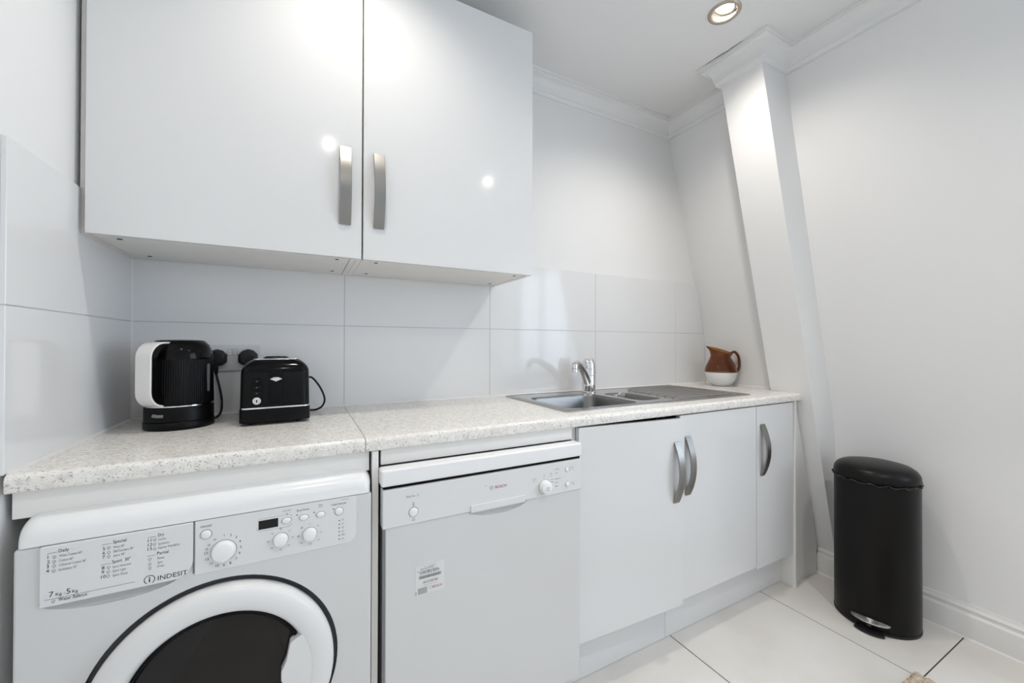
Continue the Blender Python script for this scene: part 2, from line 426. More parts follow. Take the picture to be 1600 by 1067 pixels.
# ------------------------------------------------------------------ worktop
D = .580
def nose(x0, x1, mb, yin):
    pts = [(yin, H), ]
    for i in range(6):
        t = R(90*i/5); pts.append((-D+.010-.010*math.sin(t), H-.010+.010*math.cos(t)))
    for i in range(4):
        t = R(90*i/3); pts.append((-D+.006-.006*math.cos(t), H-.034+.006-.006*math.sin(t)))
    pts.append((yin, H-.034))
    mb.prism(pts, 'x', x0, x1)
mb = MB(); nose(.0008, .5995, mb, -.0005)
tag(mb.build('worktop', 'top'), 'speckled cream worktop piece under the kettle and toaster', 'worktop')
SX0, SX1, SY0, SY1 = 1.262, 2.300, -.500, -.035      # sink outline
mb = MB(); xa, xb = .6010, 2.592
nose(xa, xb, mb, SY0+.02)
mb.box(xa, SX0+.02, SY0+.02, -.0005, H-.034, H).box(SX1-.02, 2.56, SY0+.02, -.0005, H-.034, H)
mb.box(2.56, 2.670, -.438, -.0005, H-.034, H)
mb.box(SX0+.02, SX1-.02, SY1-.02, -.0005, H-.034, H)
wt2 = tag(mb.build('worktop', 'top'), 'long speckled cream worktop piece holding the steel sink', 'worktop')
MB().box(.5996, .6009, -.578, -.002, H-.0338, H-.0006).build('joint_strip', mat('brown_joint', (.30, .20, .13), .8), wt2)

# ------------------------------------------------------------------ wall cabinets
ZB, ZT, YF = 1.404, 2.314, -.335
def strap(mb, x0, x1, z0_, z1_, y0, bulge, th=.006, n=18):
    out_, inn = [], []
    for i in range(n+1):
        s = i/n; z = z0_+(z1_-z0_)*s; h = bulge*(1-(2*s-1)**2)
        out_.append((y0-.004-h, z)); inn.append((y0-.004-h+th, z0_+.004+(z1_-z0_-.008)*s))
    inn = [(min(a, y0), b_) for a, b_ in inn]
    mb.prism(out_+inn[::-1], 'x', x0, x1); return mb
def wall_cabinet(x0, x1, dx0, dx1, hx, label):
    t = thing('wall_cabinet', ((x0+x1)/2, -.15, ZB), label, 'cabinet')
    th = .016
    MB().box(x0, x0+th, -.312, -.001, ZB, ZT).build('side_panel', 'carcass', t, bevel=.0006, seg=1)
    MB().box(x1-th, x1, -.312, -.001, ZB, ZT).build('side_panel', 'carcass', t, bevel=.0006, seg=1)
    MB().box(x0+th+.0012, x1-th-.0012, -.310, -.012, ZB+.0012, ZB+.018).build('bottom_panel', 'carcass', t, bevel=.0006, seg=1)
    MB().box(x0+th+.0005, x1-th-.0005, -.310, -.004, ZT-.016, ZT-.0005).build('top_panel', 'carcass', t)
    MB().box(x0+th+.0005, x1-th-.0005, -.0115, -.003, ZB+.001, ZT-.018).build('back_panel', 'carcass', t)
    for cx in (x0+.062, x1-.052):
        for cy in (-.285, -.065):
            MB().lathe([(.0055, -.0004), (.0055, .002)], 14, (cx, cy, ZB+.0005)).build('screw_cap', 'screwcap', t)
    d = MB().box(dx0, dx1, YF, YF+.019, ZB-.0005, ZT+.001).build('door', 'cab', t, bevel=.0012)
    strap(MB(), hx-.016, hx+.016, 1.500, 1.733, YF, .026).build('handle', 'handle', d, bevel=.0008, seg=1)
    return t
wall_cabinet(-.003, .606, .0135, .6185, .572, 'gloss white wall cabinet above the kettle, left of the pair')
wall_cabinet(.6065, 1.2225, .6235, 1.2205, .668, 'gloss white wall cabinet above the dishwasher, right of the pair')

# ------------------------------------------------------------------ base units
def board(name, x0, x1, y0, y1, z0_, z1_, label, cat='panel', m_='carcass'):
    return tag(MB().box(x0, x1, y0, y1, z0_, z1_).build(name, m_, bevel=.001, seg=1), label, cat)
UB = H-.0345
board('infill_strip', .003, .6115, -.562, -.545, .829, UB-.001, 'white strip under the worktop above the washing machine', 'strip')
board('infill_strip', .6395, 1.2365, -.562, -.545, .838, UB-.001, 'white strip under the worktop above the dishwasher', 'strip')
board('support_panel', .6165, .6320, -.574, -.01, 0, UB-.0005, 'white upright panel between washing machine and dishwasher', 'panel')
# sink unit
bc = thing('base_cabinet', (1.74, -.30, 0), 'white double-door sink unit beside the dishwasher', 'cabinet')
for a, b_ in ((1.2425, 1.258), (2.212, 2.2265)): MB().box(a, b_, -.550, -.005, .15, UB-.0005).build('side_panel', 'carcass', bc)
MB().box(1.2585, 2.2115, -.548, -.005, .15, .166).build('bottom_panel', 'carcass', bc)
MB().box(1.2585, 2.2115, -.020, -.005, .17, UB-.02).build('back_panel', 'carcass', bc)
def base_door(parent, hx, x0, x1, zb, zt, hdx, hz0, hz1, ajar=0, sag=0):
    # hinge line at hx; geometry local to the hinge
    d = MB().box(x0-hx, x1-hx, -.019, 0, zb, zt).build('door', 'cab', parent, world=False, bevel=.0012)
    d.location = Vector((hx, -.551, 0)) - parent.location
    d.rotation_euler = (0, R(sag), -R(ajar))
    mb_ = strap(MB(), hdx-.015-hx, hdx+.015-hx, hz0, hz1, -.019, .028)
    hd = mb_.build('handle', 'handle', d, world=False, bevel=.0008, seg=1)
    return d
base_door(bc, 1.2445, 1.2450, 1.7345, 0.172, .874, 1.691, .562, .789, ajar=1.6, sag=.9)
base_door(bc, 2.2255, 1.7375, 2.2250, .170, .8745, 1.778, .566, .793)
bc2 = thing('base_cabinet', (2.37, -.30, 0), 'narrow white single-door unit at the end of the run', 'cabinet')
for a, b_ in ((2.2275, 2.243), (2.502, 2.5175)): MB().box(a, b_, -.550, -.005, .15, UB-.0005).build('side_panel', 'carcass', bc2)
MB().box(2.2435, 2.5015, -.548, -.005, .15, .166).build('bottom_panel', 'carcass', bc2)
MB().box(2.2435, 2.5015, -.020, -.005, .17, UB-.02).build('back_panel', 'carcass', bc2)
base_door(bc2, 2.2275, 2.2285, 2.5175, .160, .8745, 2.268, .566, .795)
# end panel and scribed infill against the leaning pier
board('end_panel', 2.5195, 2.5310, -.578, -.010, 0, UB-.0005, 'thin white end panel closing the run of units', 'panel', 'wood_white')
mb = MB(); zz = [0, .15, .4, .65, UB-.001]
mb.prism([(2.5315, 0)]+[(min(px(z)-.002-.0015*math.sin(9*z), 2.7625), z) for z in zz]+[(2.5315, UB-.001)], 'y', -.553, -.541)
tag(mb.build('scribed_infill', 'wood_white', bevel=.0008, seg=1), 'tapering white infill cut against the leaning pier', 'panel')
board('plinth', 1.2475, 1.7200, -.514, -.498, .001, .1485, 'white plinth board under the sink unit next to the dishwasher', 'plinth', 'cab')
board('plinth', 1.7210, 2.5190, -.514, -.498, .001, .1485, 'longer white plinth board under the end of the units', 'plinth', 'cab')

# ------------------------------------------------------------------ washing machine
wm = thing('washing_machine', (.316, -.30, 0), 'white front-loading washer dryer under the worktop in the left corner', 'washing machine')
X0, X1 = .0195, .6125
MB().box(X0+.003, X1-.003, -.560, -.03, .012, .822).build('body', 'appl', wm, bevel=.004)
for fx in (X0+.05, X1-.05):
    for fy in (-.5, -.09): MB().lathe([(.02, 0), (.02, .010), (.012, .012), (.012, .02)], 16, (fx, fy, 0)).build('foot', 'rubber', wm)
DC = (.3165, .437)
fp = MB().box(X0, X1, -.597, -.561, .10, .7855).build('front_panel', 'appl', wm, bevel=.006, seg=3)
cut(fp, MB().lathe([(.2215, -.020), (.2215, .03)], 96, (DC[0]-.316, -.597+.30, DC[1]), axis='y'))
cut(fp, ellipsoid((.150-.316, -.597+.30, .684), .098, .018, .0245))
MB().box(X0+.004, X1-.004, -.592, -.561, .016, .098).build('kick_panel', 'appl', wm, bevel=.004)
MB().lathe([(.2205, -.5965), (.2205, -.578), (.19, -.577)], 96, (DC[0], 0, DC[1]), axis='y', cap0=False, cap1=False).build('door_recess', 'gapshade', wm)  # grey lining, groove shadow put into its colour
# rounded top fascia
mb = MB(); lp = []
for i in range(8):
    t = R(90*i/7); y = -.5975+.040*(1-math.cos(t)) ; zt = .803+.034*math.sin(t); ins = .010*(1-math.sin(t))
    r_ = .026; l = [(X0+ins, y, .7865), (X1-ins, y, .7865)]
    for k in range(7): a = R(90*k/6); l.append((X1-ins-r_+r_*math.cos(a), y, max(zt-r_+r_*math.sin(a), .788)))
    for k in range(7): a = R(90+90*k/6); l.append((X0+ins+r_+r_*math.cos(a), y, max(zt-r_+r_*math.sin(a), .788)))
    lp.append(l)
mb.loft(lp).build('top_fascia', 'applw', wm, ang=50)
# control panel and detergent drawer
def rounded_panel(x0, x1, z0_, z1_, r_):
    p = [(x0, z1_), (x0, z0_)]
    for i in range(8): a = R(-90+90*i/7); p.append((x1-r_+r_*math.cos(a), z0_+r_+r_*math.sin(a)))
    return p+[(x1, z1_)]
cpn = MB().prism(rounded_panel(.2715, .5785, .6765, .7852, .022), 'y', -.5985, -.5971).build('control_panel', 'applp', wm, bevel=.0006, seg=1)
dr = MB().prism(rounded_panel(.0545, .2690, .6785, .7852, .030), 'y', -.6030, -.5850).build('detergent_drawer', 'applp', wm, bevel=.0018)
MB().prism(rounded_panel(.2685, .2705, .6810, .7852, .0005), 'y', -.5990, -.5972).build('drawer_gap', 'gapshade', wm)
MB().box(.0535, .5785, -.5980, -.5968, .7848, .7864).build('panel_seam', 'gapshade', wm)
yP = -.5988; yD = -.6034
T1 = [('Daily', 0.0788, 0.7724, .0085, .013), ('1', 0.0648, 0.7643, .0085, None), ('White Cotton 60°', 0.0792, 0.7640, .0062, .030), ('2', 0.0642, 0.7558, .0085, None), ('Cotton 60°', 0.079, 0.7557, .0062, .019), ('3', 0.0636, 0.748, .0085, None), ('Coloured Cotton 40°', 0.0789, 0.7477, .0062, .036), ('4', 0.063, 0.7399, .0085, None), ('Synthetics 30°', 0.0787, 0.7394, .0062, .024),
 ('Special', 0.1504, 0.7717, .0085, .0186), ('5', 0.1364, 0.762, .0085, None), ('Wool 40°', 0.1507, 0.7624, .0062, .016), ('6', 0.1361, 0.7543, .0085, None), ('Silk/Curtains 30°', 0.1508, 0.7546, .0062, .029), ('7', 0.1359, 0.7466, .0085, None), ('Jeans 40°', 0.1508, 0.7468, .0062, .017), ('Sport  30°', 0.1492, 0.735, .0085, .026), ('8', 0.1353, 0.7269, .0085, None), ('Sport Intensive', 0.1501, 0.7261, .0062, .026), ('9', 0.135, 0.7189, .0085, None), ('Sport Light', 0.1501, 0.7183, .0062, .019), ('10', 0.1343, 0.7104, .0085, None), ('Sport Shoes', 0.1502, 0.7101, .0062, .021),
 ('Dry', 0.2151, 0.7702, .0085, .009), ('11', 0.2001, 0.7625, .0085, None), ('Cotton', 0.2155, 0.7625, .0062, .0115), ('12', 0.2002, 0.7542, .0085, None), ('Synthetics', 0.2156, 0.7537, .0062, .017), ('13', 0.1998, 0.7463, .0085, None), ('Express Wash&Dry', 0.2156, 0.7460, .0062, .033), ('Partial', 0.2141, 0.7349, .0085, .017), ('Rinse', 0.2146, 0.726, .0062, .0105), ('Spin', 0.2147, 0.7178, .0062, .0075), ('Drain', 0.2143, 0.7104, .0062, .0105)]
big = MB(); small = MB()
for s, x, z, h, wd in T1:
    (big if s.isdigit() or h > .008 else small).text(s, x, z, yD, h, wd)
big.text('7', .067, .696, yD, .0135).text('Kg - ', .0755, .696, yD, .0075, .012).text('5', .0890, .6955, yD, .0135).text('Kg', .0965, .6955, yD, .0075, .0075)
big.text('Water Balance', .0788, .6855, yD, .0085, .037)
for a, b_, z in ((.0638, .0769, .7732), (.135, .1482, .7725), (.1341, .148, .7355), (.1999, .212, .7712), (.1994, .2114, .7355), (.0614, .1819, .6917)):
    big.rect(a, b_, z-.0002, z+.0003, yD)
for x, z in [(0.0733, 0.7657), (0.0731, 0.7576), (0.0729, 0.7497), (0.0727, 0.7414), (0.1446, 0.7653), (0.1447, 0.7565), (0.1445, 0.7492), (0.1446, 0.7289), (0.1442, 0.7207), (0.1438, 0.713), (0.2102, 0.7654), (0.2099, 0.7566), (0.21, 0.7479), (0.2033, 0.7293), (0.2033, 0.7202), (0.2034, 0.7121), (.0725, .6872)]:
    small.ring(x, z, yD, .0017, .0024, 14); small.rect(x-.001, x+.001, z-.0035, z-.0029, yD)
big.build('programme_numbers', 'ink', dr, recalc=False); small.build('programme_list', 'inkgrey', dr, recalc=False)
lg = MB().text('INDESIT', .2153, .6850, yD, .0128, .0455)
lg.ring(.2030, .6900, yD, .0072, .0084, 28, R(-60), R(240)); lg.ring(.2030, .6940, yD, 0, .0012, 12); lg.rect(.2020, .2040, .6850, .6918, yD)
tag(lg.build('brand_lettering', 'ink', dr, recalc=False), 'black brand lettering with a ringed letter i')
pr = MB(); pg = MB()
for i, (x, z) in enumerate([(0.3198, 0.7475), (0.3315, 0.7456), (0.3409, 0.739), (0.3473, 0.7287), (0.349, 0.7164), (0.3468, 0.7048), (0.3412, 0.6941), (0.3308, 0.6874), (0.3196, 0.6853), (0.3084, 0.6874), (0.2983, 0.6945), (0.2919, 0.7047), (0.2899, 0.7174)]):
    pr.text(str(i+1), x, z-.0023, yP, .0072, align='c')
pr.text('ON/OFF', .2800, .7705, yP, .0058, .019).text('START/PAUSE', .5228, .7695, yP, .0058, .032).text('EcoTime', .4530, .7703, yP, .0062, .024).text('END', .5450, .6970, yP, .0050, .007)
pg.text('Delay Timer', .4251, .7757, yP, .0042, .017).text('Easy', .4970, .7760, yP, .0042, .008).text('Iron', .4970, .7715, yP, .0042, .007).rect(.5450, .5610, .7800, .7808, yP)
for x, z in ((.5402, .7327), (.5402, .7241), (.5402, .7154), (.5402, .7068), (.5402, .6981), (.5402, .6895), (.4531, .7629), (.4872, .7621), (.5275, .762)):
    pr.ring(x, z, yP, 0, .0014, 10)
for z in (.7335, .7245, .7155, .7065, .6892): pg.ring(.5475, z, yP, .0013, .0020, 12)
for s, x, z in (('30°', .4392, .7308), ('40°', .4451, .7156), ('50°', .4377, .6992), ('60°', .4225, .693), ('70°', .4057, .6997), ('80°', .3989, .7156), ('90°', .4065, .7314), ('0', .4788, .7374), ('40', .495, .7304), ('60', .501, .7149), ('90', .4964, .6981), ('120', .4798, .6924), ('180', .4622, .6984)):
    pg.text(s, x, z-.0013, yP, .0042, align='c')
for x, z in ((.4218, .7393), (.4561, .7145), (.4627, .7324), (.4335, .7688), (.3045, .7420), (.2945, .7330), (.2905, .7255)): pg.ring(x, z, yP, .0013, .0022, 12)
pg.ring(.3870, .7555, yP, .0125, .0130, 16, R(100), R(132)).ring(.3870, .7540, yP, .0125, .0130, 16, R(210), R(260)).ring(.4330, .7540, yP, .0125, .0130, 16, R(-80), R(-30)).ring(.4330, .7555, yP, .0125, .0130, 16, R(30), R(70))
pg.rect(.386, .436, .7410, .7415, yP).rect(.386, .428, .7675, .7680, yP)
pr.build('panel_print', 'ink', cpn, recalc=False); pg.build('panel_symbols', 'inkgrey', cpn, recalc=False)
MB().rect(.3803, .4167, .7450, .7640, yP-.0001).build('display', 'black', cpn, recalc=False)
def dial(x, z, r, d, parent, y0, name='knob', m_='applw'):
    k = MB().lathe([(r*1.06, 0), (r*1.06, -.0015), (r, -.002), (r*.97, -.6*d), (r*.88, -.9*d), (r*.7, -d), (0.0005, -d*1.03)], 40, (x, y0, z), axis='y').build(name, m_, parent, ang=40)
    MB().lathe([(r*1.10, -.0002), (r*1.10, -.0006), (r*1.02, -.0007)], 40, (x, y0, z), axis='y', cap0=False, cap1=False).build('knob_shadow_ring', 'gapshade', k)
    return k
dial(.3194, .7157, .0205, .014, cpn, -.5985); dial(.4215, .7157, .0138, .012, cpn, -.5985); dial(.4787, .7152, .0138, .012, cpn, -.5985)
def button(x, z, rx, rz, parent, y0, d=.003):
    lp = [[(x+rx*s*math.cos(2*PI*i/24), y0+dy, z+rz*s*math.sin(2*PI*i/24)) for i in range(24)] for s, dy in ((1, 0), (1, -d*.6), (.85, -d), (.2, -d*1.15))]
    bt = MB().loft(lp).build('button', 'applw', parent, ang=50)
    MB().ring(x, z, y0-.0003, rx, rx*1.12, 24, sz=rz/rx).build('button_gap', 'gapshade', bt, recalc=False)
button(.2896, .7559, .0090, .0088, cpn, -.5985)
for x in (.4328, .4667, .5008): button(x, .7548, .0090, .0062, cpn, -.5985)
button(.5395, .7547, .0086, .0086, cpn, -.5985)
# porthole door
pd = MB().lathe([(.200, -.580), (.210, -.590), (.2125, -.602), (.2120, -.614), (.2085, -.621), (.202, -.6255), (.192, -.6285), (.180, -.6300), (.170, -.6295), (.165, -.6275), (.1585, -.616), (.1545, -.600)], 96, (DC[0], 0, DC[1]), axis='y', cap0=False, cap1=False).build('door', 'applp', wm, ang=60)
MB().lathe([(.1548, -.601), (.1548, -.612), (.1500, -.614), (.1470, -.608)], 96, (DC[0], 0, DC[1]), axis='y', cap0=False, cap1=False).build('glass_rim', 'kblack', pd, ang=60)
MB().lathe([(.1475, -.606), (.12, -.6095), (.08, -.612), (.04, -.6135), (.001, -.614)], 72, (DC[0], 0, DC[1]), axis='y', cap0=False).build('door_glass', 'smoke', pd)
poly = []
for i in range(13): a = R(-27+54*i/12); poly.append((DC[0]+.190*math.cos(a), DC[1]+.190*math.sin(a)))
poly += [(DC[0]+.140*math.cos(R(27)), DC[1]+.140*math.sin(R(27))), (DC[0]+.118, DC[1]+.028), (DC[0]+.1085, DC[1]+.008), (DC[0]+.1085, DC[1]-.012), (DC[0]+.118, DC[1]-.034), (DC[0]+.140*math.cos(R(-27)), DC[1]+.140*math.sin(R(-27)))]
MB().prism(poly, 'y', -.606, -.6285).build('door_grip', 'applp', pd, bevel=.003, seg=3)

# ------------------------------------------------------------------ dishwasher
dw = thing('dishwasher', (.94, -.30, 0), 'white freestanding dishwasher between washing machine and sink unit', 'dishwasher')
MB().box(.6435, 1.2365, -.570, -.03, .012, .822).build('body', 'appl', dw, bevel=.003)
for fx in (.70, 1.18):
    for fy in (-.5, -.09): MB().lathe([(.02, 0), (.02, .012)], 16, (fx, fy, 0)).build('foot', 'rubber', dw)
MB().box(.646, 1.2345, -.560, -.571, .02, .10).build('kick_panel', 'appl', dw)
dd = MB().box(.6445, 1.2365, -.604, -.571, .105, .6935).build('door', 'appl', dw, bevel=.003)
cut(dd, ellipsoid((.955-.94, -.604+.30, .6935), .092, .014, .023))
dc = MB().box(.6365, 1.2405, -.6085, -.571, .6925, .7875).build('control_panel', 'applp', dw, bevel=.003, seg=3)
MB().box(.640, 1.238, -.600, -.571, .7875, .7955).build('lid_gap', 'dark', dw)
MB().box(.6325, 1.2400, -.6105, -.568, .7955, .8375).build('lid', 'applw', dw, bevel=.006, seg=4)
MB().prism([(.866, .6905), (1.034, .6905), (1.034, .7098), (.866, .7098)], 'y', -.6118, -.6080).build('grip', 'applp', dc, bevel=.0012)
yW = -.6089
rd = MB().text('BOSCH', .9393, .7438, yW, .0112, .0352); rd.build('brand_lettering', 'red', dc, recalc=False)
gr = MB().ring(.9275, .7478, yW, .0046, .0054, 28).rect(.9255, .9262, .7452, .7504, yW).rect(.9288, .9295, .7452, .7504, yW).rect(.9262, .9288, .7475, .7481, yW)
gr.text('Serie', .6927, .7615, yW, .0072, .0225).rect(.7185, .7188, .7610, .7675, yW).text('2', .7212, .7608, yW, .0085)
gr.ring(.7110, .7450, yW, .0020, .0027, 14).ring(.7110, .7400, yW, .0020, .0027, 14).ring(.7113, .7040, yW, .0026, .0034, 16).rect(.7110, .7116, .7045, .7075, yW)
gr.text('Intensive', 1.0610, .7490, yW, .0045, .013).text('70°', 1.0610, .7435, yW, .0045).rect(1.062, 1.076, .7420, .7423, yW)
gr.text('Eco', 1.0975, .7500, yW, .0045).text('50°', 1.0980, .7555, yW, .0045).text('Quick', 1.1185, .7570, yW, .0045, .010).text('45°', 1.1230, .7510, yW, .0045).rect(1.114, 1.128, .7485, .7488, yW)
gr.text('Rinse', 1.1255, .7380, yW, .0042, .009).text('Prewash', 1.1255, .7310, yW, .0042, .010)
for i, (s, z) in enumerate((('Wash', .7663), ('Dry', .7546), ('Rinse aid', .7373), ('Salt', .7265), ('End', .7155))): gr.text(s, 1.1430, z, yW, .0045)
gr.text('Half', 1.2005, .7645, yW, .0042).text('Load', 1.2005, .7590, yW, .0042).text('Start', 1.2030, .7165, yW, .0042).text('Reset', 1.2030, .7115, yW, .0042)
gr.build('panel_print', 'inkgrey', dc, recalc=False)
dt = MB()
for x, z in [(1.1384, 0.7673), (1.1407, 0.7556), (1.1415, 0.7383), (1.1415, 0.7275), (1.1415, 0.7165), (1.1935, 0.7673), (1.1935, 0.762), (1.1935, 0.7568), (1.1967, 0.7173)]: dt.ring(x, z, yW, 0, .0011, 10)
dt.build('indicator_dots', 'ink', dc, recalc=False)
MB().ring(.9100, .7560, yW, 0, .0014, 8, sx=.8).build('rust_spot', mat('rust', (.30, .10, .03), .8), dc, recalc=False)
kn = dial(1.1020, .7225, .0190, .020, dc, -.6085)
MB().text('Start', 1.1020, .7230, -.6295, .0058, align='c').text('Reset', 1.1020, .7165, -.6295, .0046, align='c').build('knob_print', 'inkgrey', kn, recalc=False)
button(.7116, .7232, .0112, .0112, dc, -.6085)
button(1.1812, .7622, .0050, .0072, dc, -.6085, .004); button(1.1840, .7168, .0062, .0072, dc, -.6085, .004)
st = tag(MB().box(.7175, .7938, -.6046, -.6040, .5070, .5815).build('service_sticker', 'paper', dw), 'white service sticker with a phone number')
yS = -.6049
s1 = MB().text('0344 892 8979', .7289, .5578, yS, .0090, .051).text('Product support agreement', .7302, .5482, yS, .0062, .051).text('0800 252 5800 0800', .7372, .5340, yS, .0055, .039)
s1.text('SERVICE & SUPPORT', .7301, .5700, yS, .0040, .036).text('For repairs please call us on', .7235, .5645, yS, .0046, .052)
s1.rect(.7190, .7200, .5075, .5170, yS); s1.build('sticker_print', 'ink', st, recalc=False)
MB().text('For more information go to', .7383, .5385, yS, .0040, .038).text('For details', .7400, .5745, yS, .0040, .03).text('Quote model number', .7400, .5285, yS, .0035, .034).rect(.7242, .7480, .5085, .5240, yS).ring(.7575, .5195, yS, .0030, .0038, 16).build('sticker_small_print', 'papergrey', st, recalc=False)
MB().rect(.7268, .7850, .5460, .5548, yS+.0002).build('sticker_band', 'papergrey', st, recalc=False)
MB().text('BOSCH', .7628, .5160, yS, .0085, .0255).build('sticker_brand', 'red', st, recalc=False)

# ------------------------------------------------------------------ sink
sk_ = thing('sink', (1.78, -.27, H), 'stainless steel sink with one and a half bowls and drainer', 'sink')
ZR = H+.0045
b1 = (1.302, 1.645, -.468, -.150); b2 = (1.678, 1.815, -.432, -.180)
lps = [rrect(SX0, SX1, SY0, SY1, .012, 4), rrect(*b1, .05, 8), rrect(*b2, .045, 8)]
mb = MB(); vs, fs = fill(lps, ZR); mb.add(vs, fs)
o_ = lps[0]; cxm, cym = (SX0+SX1)/2, (SY0+SY1)/2
edge2 = rrect(SX0-.004, SX1+.004, SY0-.004, SY1+.004, .014, 4)
mb.loft([[(x, y, ZR) for x, y in o_], [(x, y, ZR-.0010) for x, y in edge2], [(x, y, H+.0003) for x, y in edge2]], False, False)
mb.build('deck', 'steel', sk_, recalc=True, ang=40)
def bowl(b_, r_, depth, name):
    x0, x1, y0, y1 = b_; L = []
    for ins, dz in ((0, 0), (.0025, -.004), (.005, -.012), (.012, -depth*.8), (.022, -depth*.95), (.04, -depth)):
        L.append([(x, y, ZR+dz) for x, y in rrect(x0+ins, x1-ins, y0+ins, y1-ins, max(r_-ins*.2, .02), 8)])
    o = MB().loft(L, False, True).build(name, 'bowl', sk_, ang=50)
    c = ((x0+x1)/2, (y0+y1)/2+.02, ZR-depth)
    MB().lathe([(.042, .0005), (.040, .003), (.036, .001), (.030, -.001), (.0, -.001)], 32, c, cap0=False, cap1=False).build('strainer', 'chrome', o)
    return o
bw = bowl(b1, .05, .165, 'bowl'); bowl(b2, .045, .11, 'half_bowl')
# overflow slots on the right-hand side of the main bowl
for k in range(4): MB().box(1.6325, 1.6365, -.405+.016*k, -.397+.016*k, ZR-.062, ZR-.034).build('overflow_slot', 'dark', bw)
for k in range(9):
    y = -.100-.043*k; xs = 1.85+.04*max(0, 2-k)
    xe = 2.262
    MB().tube([(xs, y, ZR-.0042), (xs+.03, y, ZR-.0006), (xe-.03, y, ZR-.0006), (xe, y, ZR-.0042)], .0068, 10).build('drainer_rib', 'steel', sk_, ang=60)
# raised border
mb = MB()
q = [(SX0+.012, SY0+.012), (SX1-.012, SY0+.012), (SX1-.012, SY1-.012), (SX0+.012, SY1-.012), (SX0+.012, SY0+.012)]
for a, b_ in zip(q[:-1], q[1:]): mb.tube([(*a, ZR-.001), (*b_, ZR-.001)], .0026, 8)
mb.build('raised_border', 'steel', sk_, ang=60)

# ------------------------------------------------------------------ tap
tp = thing('tap', (1.676, -.100, ZR+.0003), 'chrome single-lever mixer tap standing behind the sink bowls', 'tap')
MB().lathe([(.0340, 0), (.0340, .003), (.0318, .005), (.0312, .030), (.0316, .078), (.0308, .080)], 40).build('body', 'chrome', tp, world=False)
MB().lathe([(.0305, .080), (.0322, .0815), (.0325, .112), (.0316, .1135)], 40).build('collar', 'chrome', tp, world=False)
lv = []
for s, z in ((1.0, .1145), (1.0, .118), (.93, .140), (.80, .154), (.70, .157)):
    lv.append([(.0316*s*math.cos(2*PI*i/40), .0316*s*math.sin(2*PI*i/40), z+.0035*math.cos(2*PI*i/40*4)*(z > .15)) for i in range(40)])
MB().loft(lv).build('lever_cap', 'chrome', tp, world=False, ang=45)
e = Vector((-.158, -.098))
pth = []
for i in range(15):
    s = i/14
    pth.append((e.x*s, e.y*s, .030+.118*(math.sin(s*PI/2)**.92)-.010*max(0, s-.82)/.18))
MB().tube(pth, [.0205-.007*(i/14) for i in range(15)], 16).build('spout', 'chrome', tp, world=False, ang=60)
MB().lathe([(.0125, 0), (.0150, .001), (.0152, .012), (.0140, .014), (.0155, .016), (.0155, .034), (.013, .038)], 24, (e.x*.985, e.y*.985, .106)).build('aerator', 'chrome', tp, world=False)

# ------------------------------------------------------------------ socket with plugs
so = thing('double_socket', (.262, -.001, 1.055), 'white double wall socket behind the kettle and toaster', 'socket')
pz = 1.0985
MB().box(.1880, .3325, -.0105, -.0005, 1.0560, 1.1415).build('faceplate', 'socket', so, bevel=.003)
for x in (.2485, .2635):
    k = MB().box(x-.0055, x+.0055, -.0128, -.010, 1.107, 1.127).build('rocker_switch', 'socket', so, bevel=.0012)
    MB().box(x-.0062, x+.0062, -.0108, -.0100, 1.1062, 1.1278).build('switch_gap', 'gapshade', k)
def plug_mesh(x, z, parent, name='plug'):
    base = [(-.024, -.012), (-.024, .010), (-.014, .021), (.0, .026), (.014, .021), (.024, .010), (.024, -.012), (.012, -.022), (-.012, -.022)]
    L = [[(x+1.14*a*s, y, z+1.14*c*s) for a, c in base] for s, y in ((.98, -.0110), (1, -.016), (.98, -.030), (.85, -.040), (.6, -.043))]
    p = MB().loft(L).build(name, 'rubber', parent, bevel=.0015, seg=1)
    return p

# ------------------------------------------------------------------ kettle
KC = (.157, -.180); KPH = R(240)
kt = thing('kettle', (KC[0], KC[1], H), 'black ribbed kettle with a pale polished handle', 'kettle')
MB().lathe([(.0765, 0), (.0785, .003), (.0785, .019), (.0765, .0215)], 64).build('power_base', 'kmatt', kt, world=False, ang=50)
MB().lathe([(.0745, .0218), (.0770, .0235), (.0768, .060), (.0760, .0615)], 64).build('lower_band', 'kmatt', kt, world=False, ang=50)
MB().lathe([(.0762, .0616), (.0775, .0625), (.0775, .0655), (.0762, .0662)], 64, cap0=False, cap1=False).build('chrome_band', 'chrome', kt, world=False)
lp = []
for z, r_ in ((.0662, .0755), (.069, .0762), (.12, .0752), (.187, .0738), (.190, .0732)):
    lp.append([((r_+.0004*math.cos(90*2*PI*i/540))*math.cos(2*PI*i/540), (r_+.0004*math.cos(90*2*PI*i/540))*math.sin(2*PI*i/540), z) for i in range(540)])
MB().loft(lp).build('ribbed_body', 'kmatt', kt, world=False, ang=80)
MB().lathe([(.0735, .1902), (.0738, .196), (.0715, .212), (.0655, .228), (.0565, .2385), (.0540, .2400)], 64, cap1=False).build('shoulder', 'kblack', kt, world=False, ang=50)
ld_ = MB().lathe([(.0538, .2385), (.0535, .2410), (.040, .2432), (.001, .2440)], 48).build('lid', 'kblack', kt, world=False, ang=50)
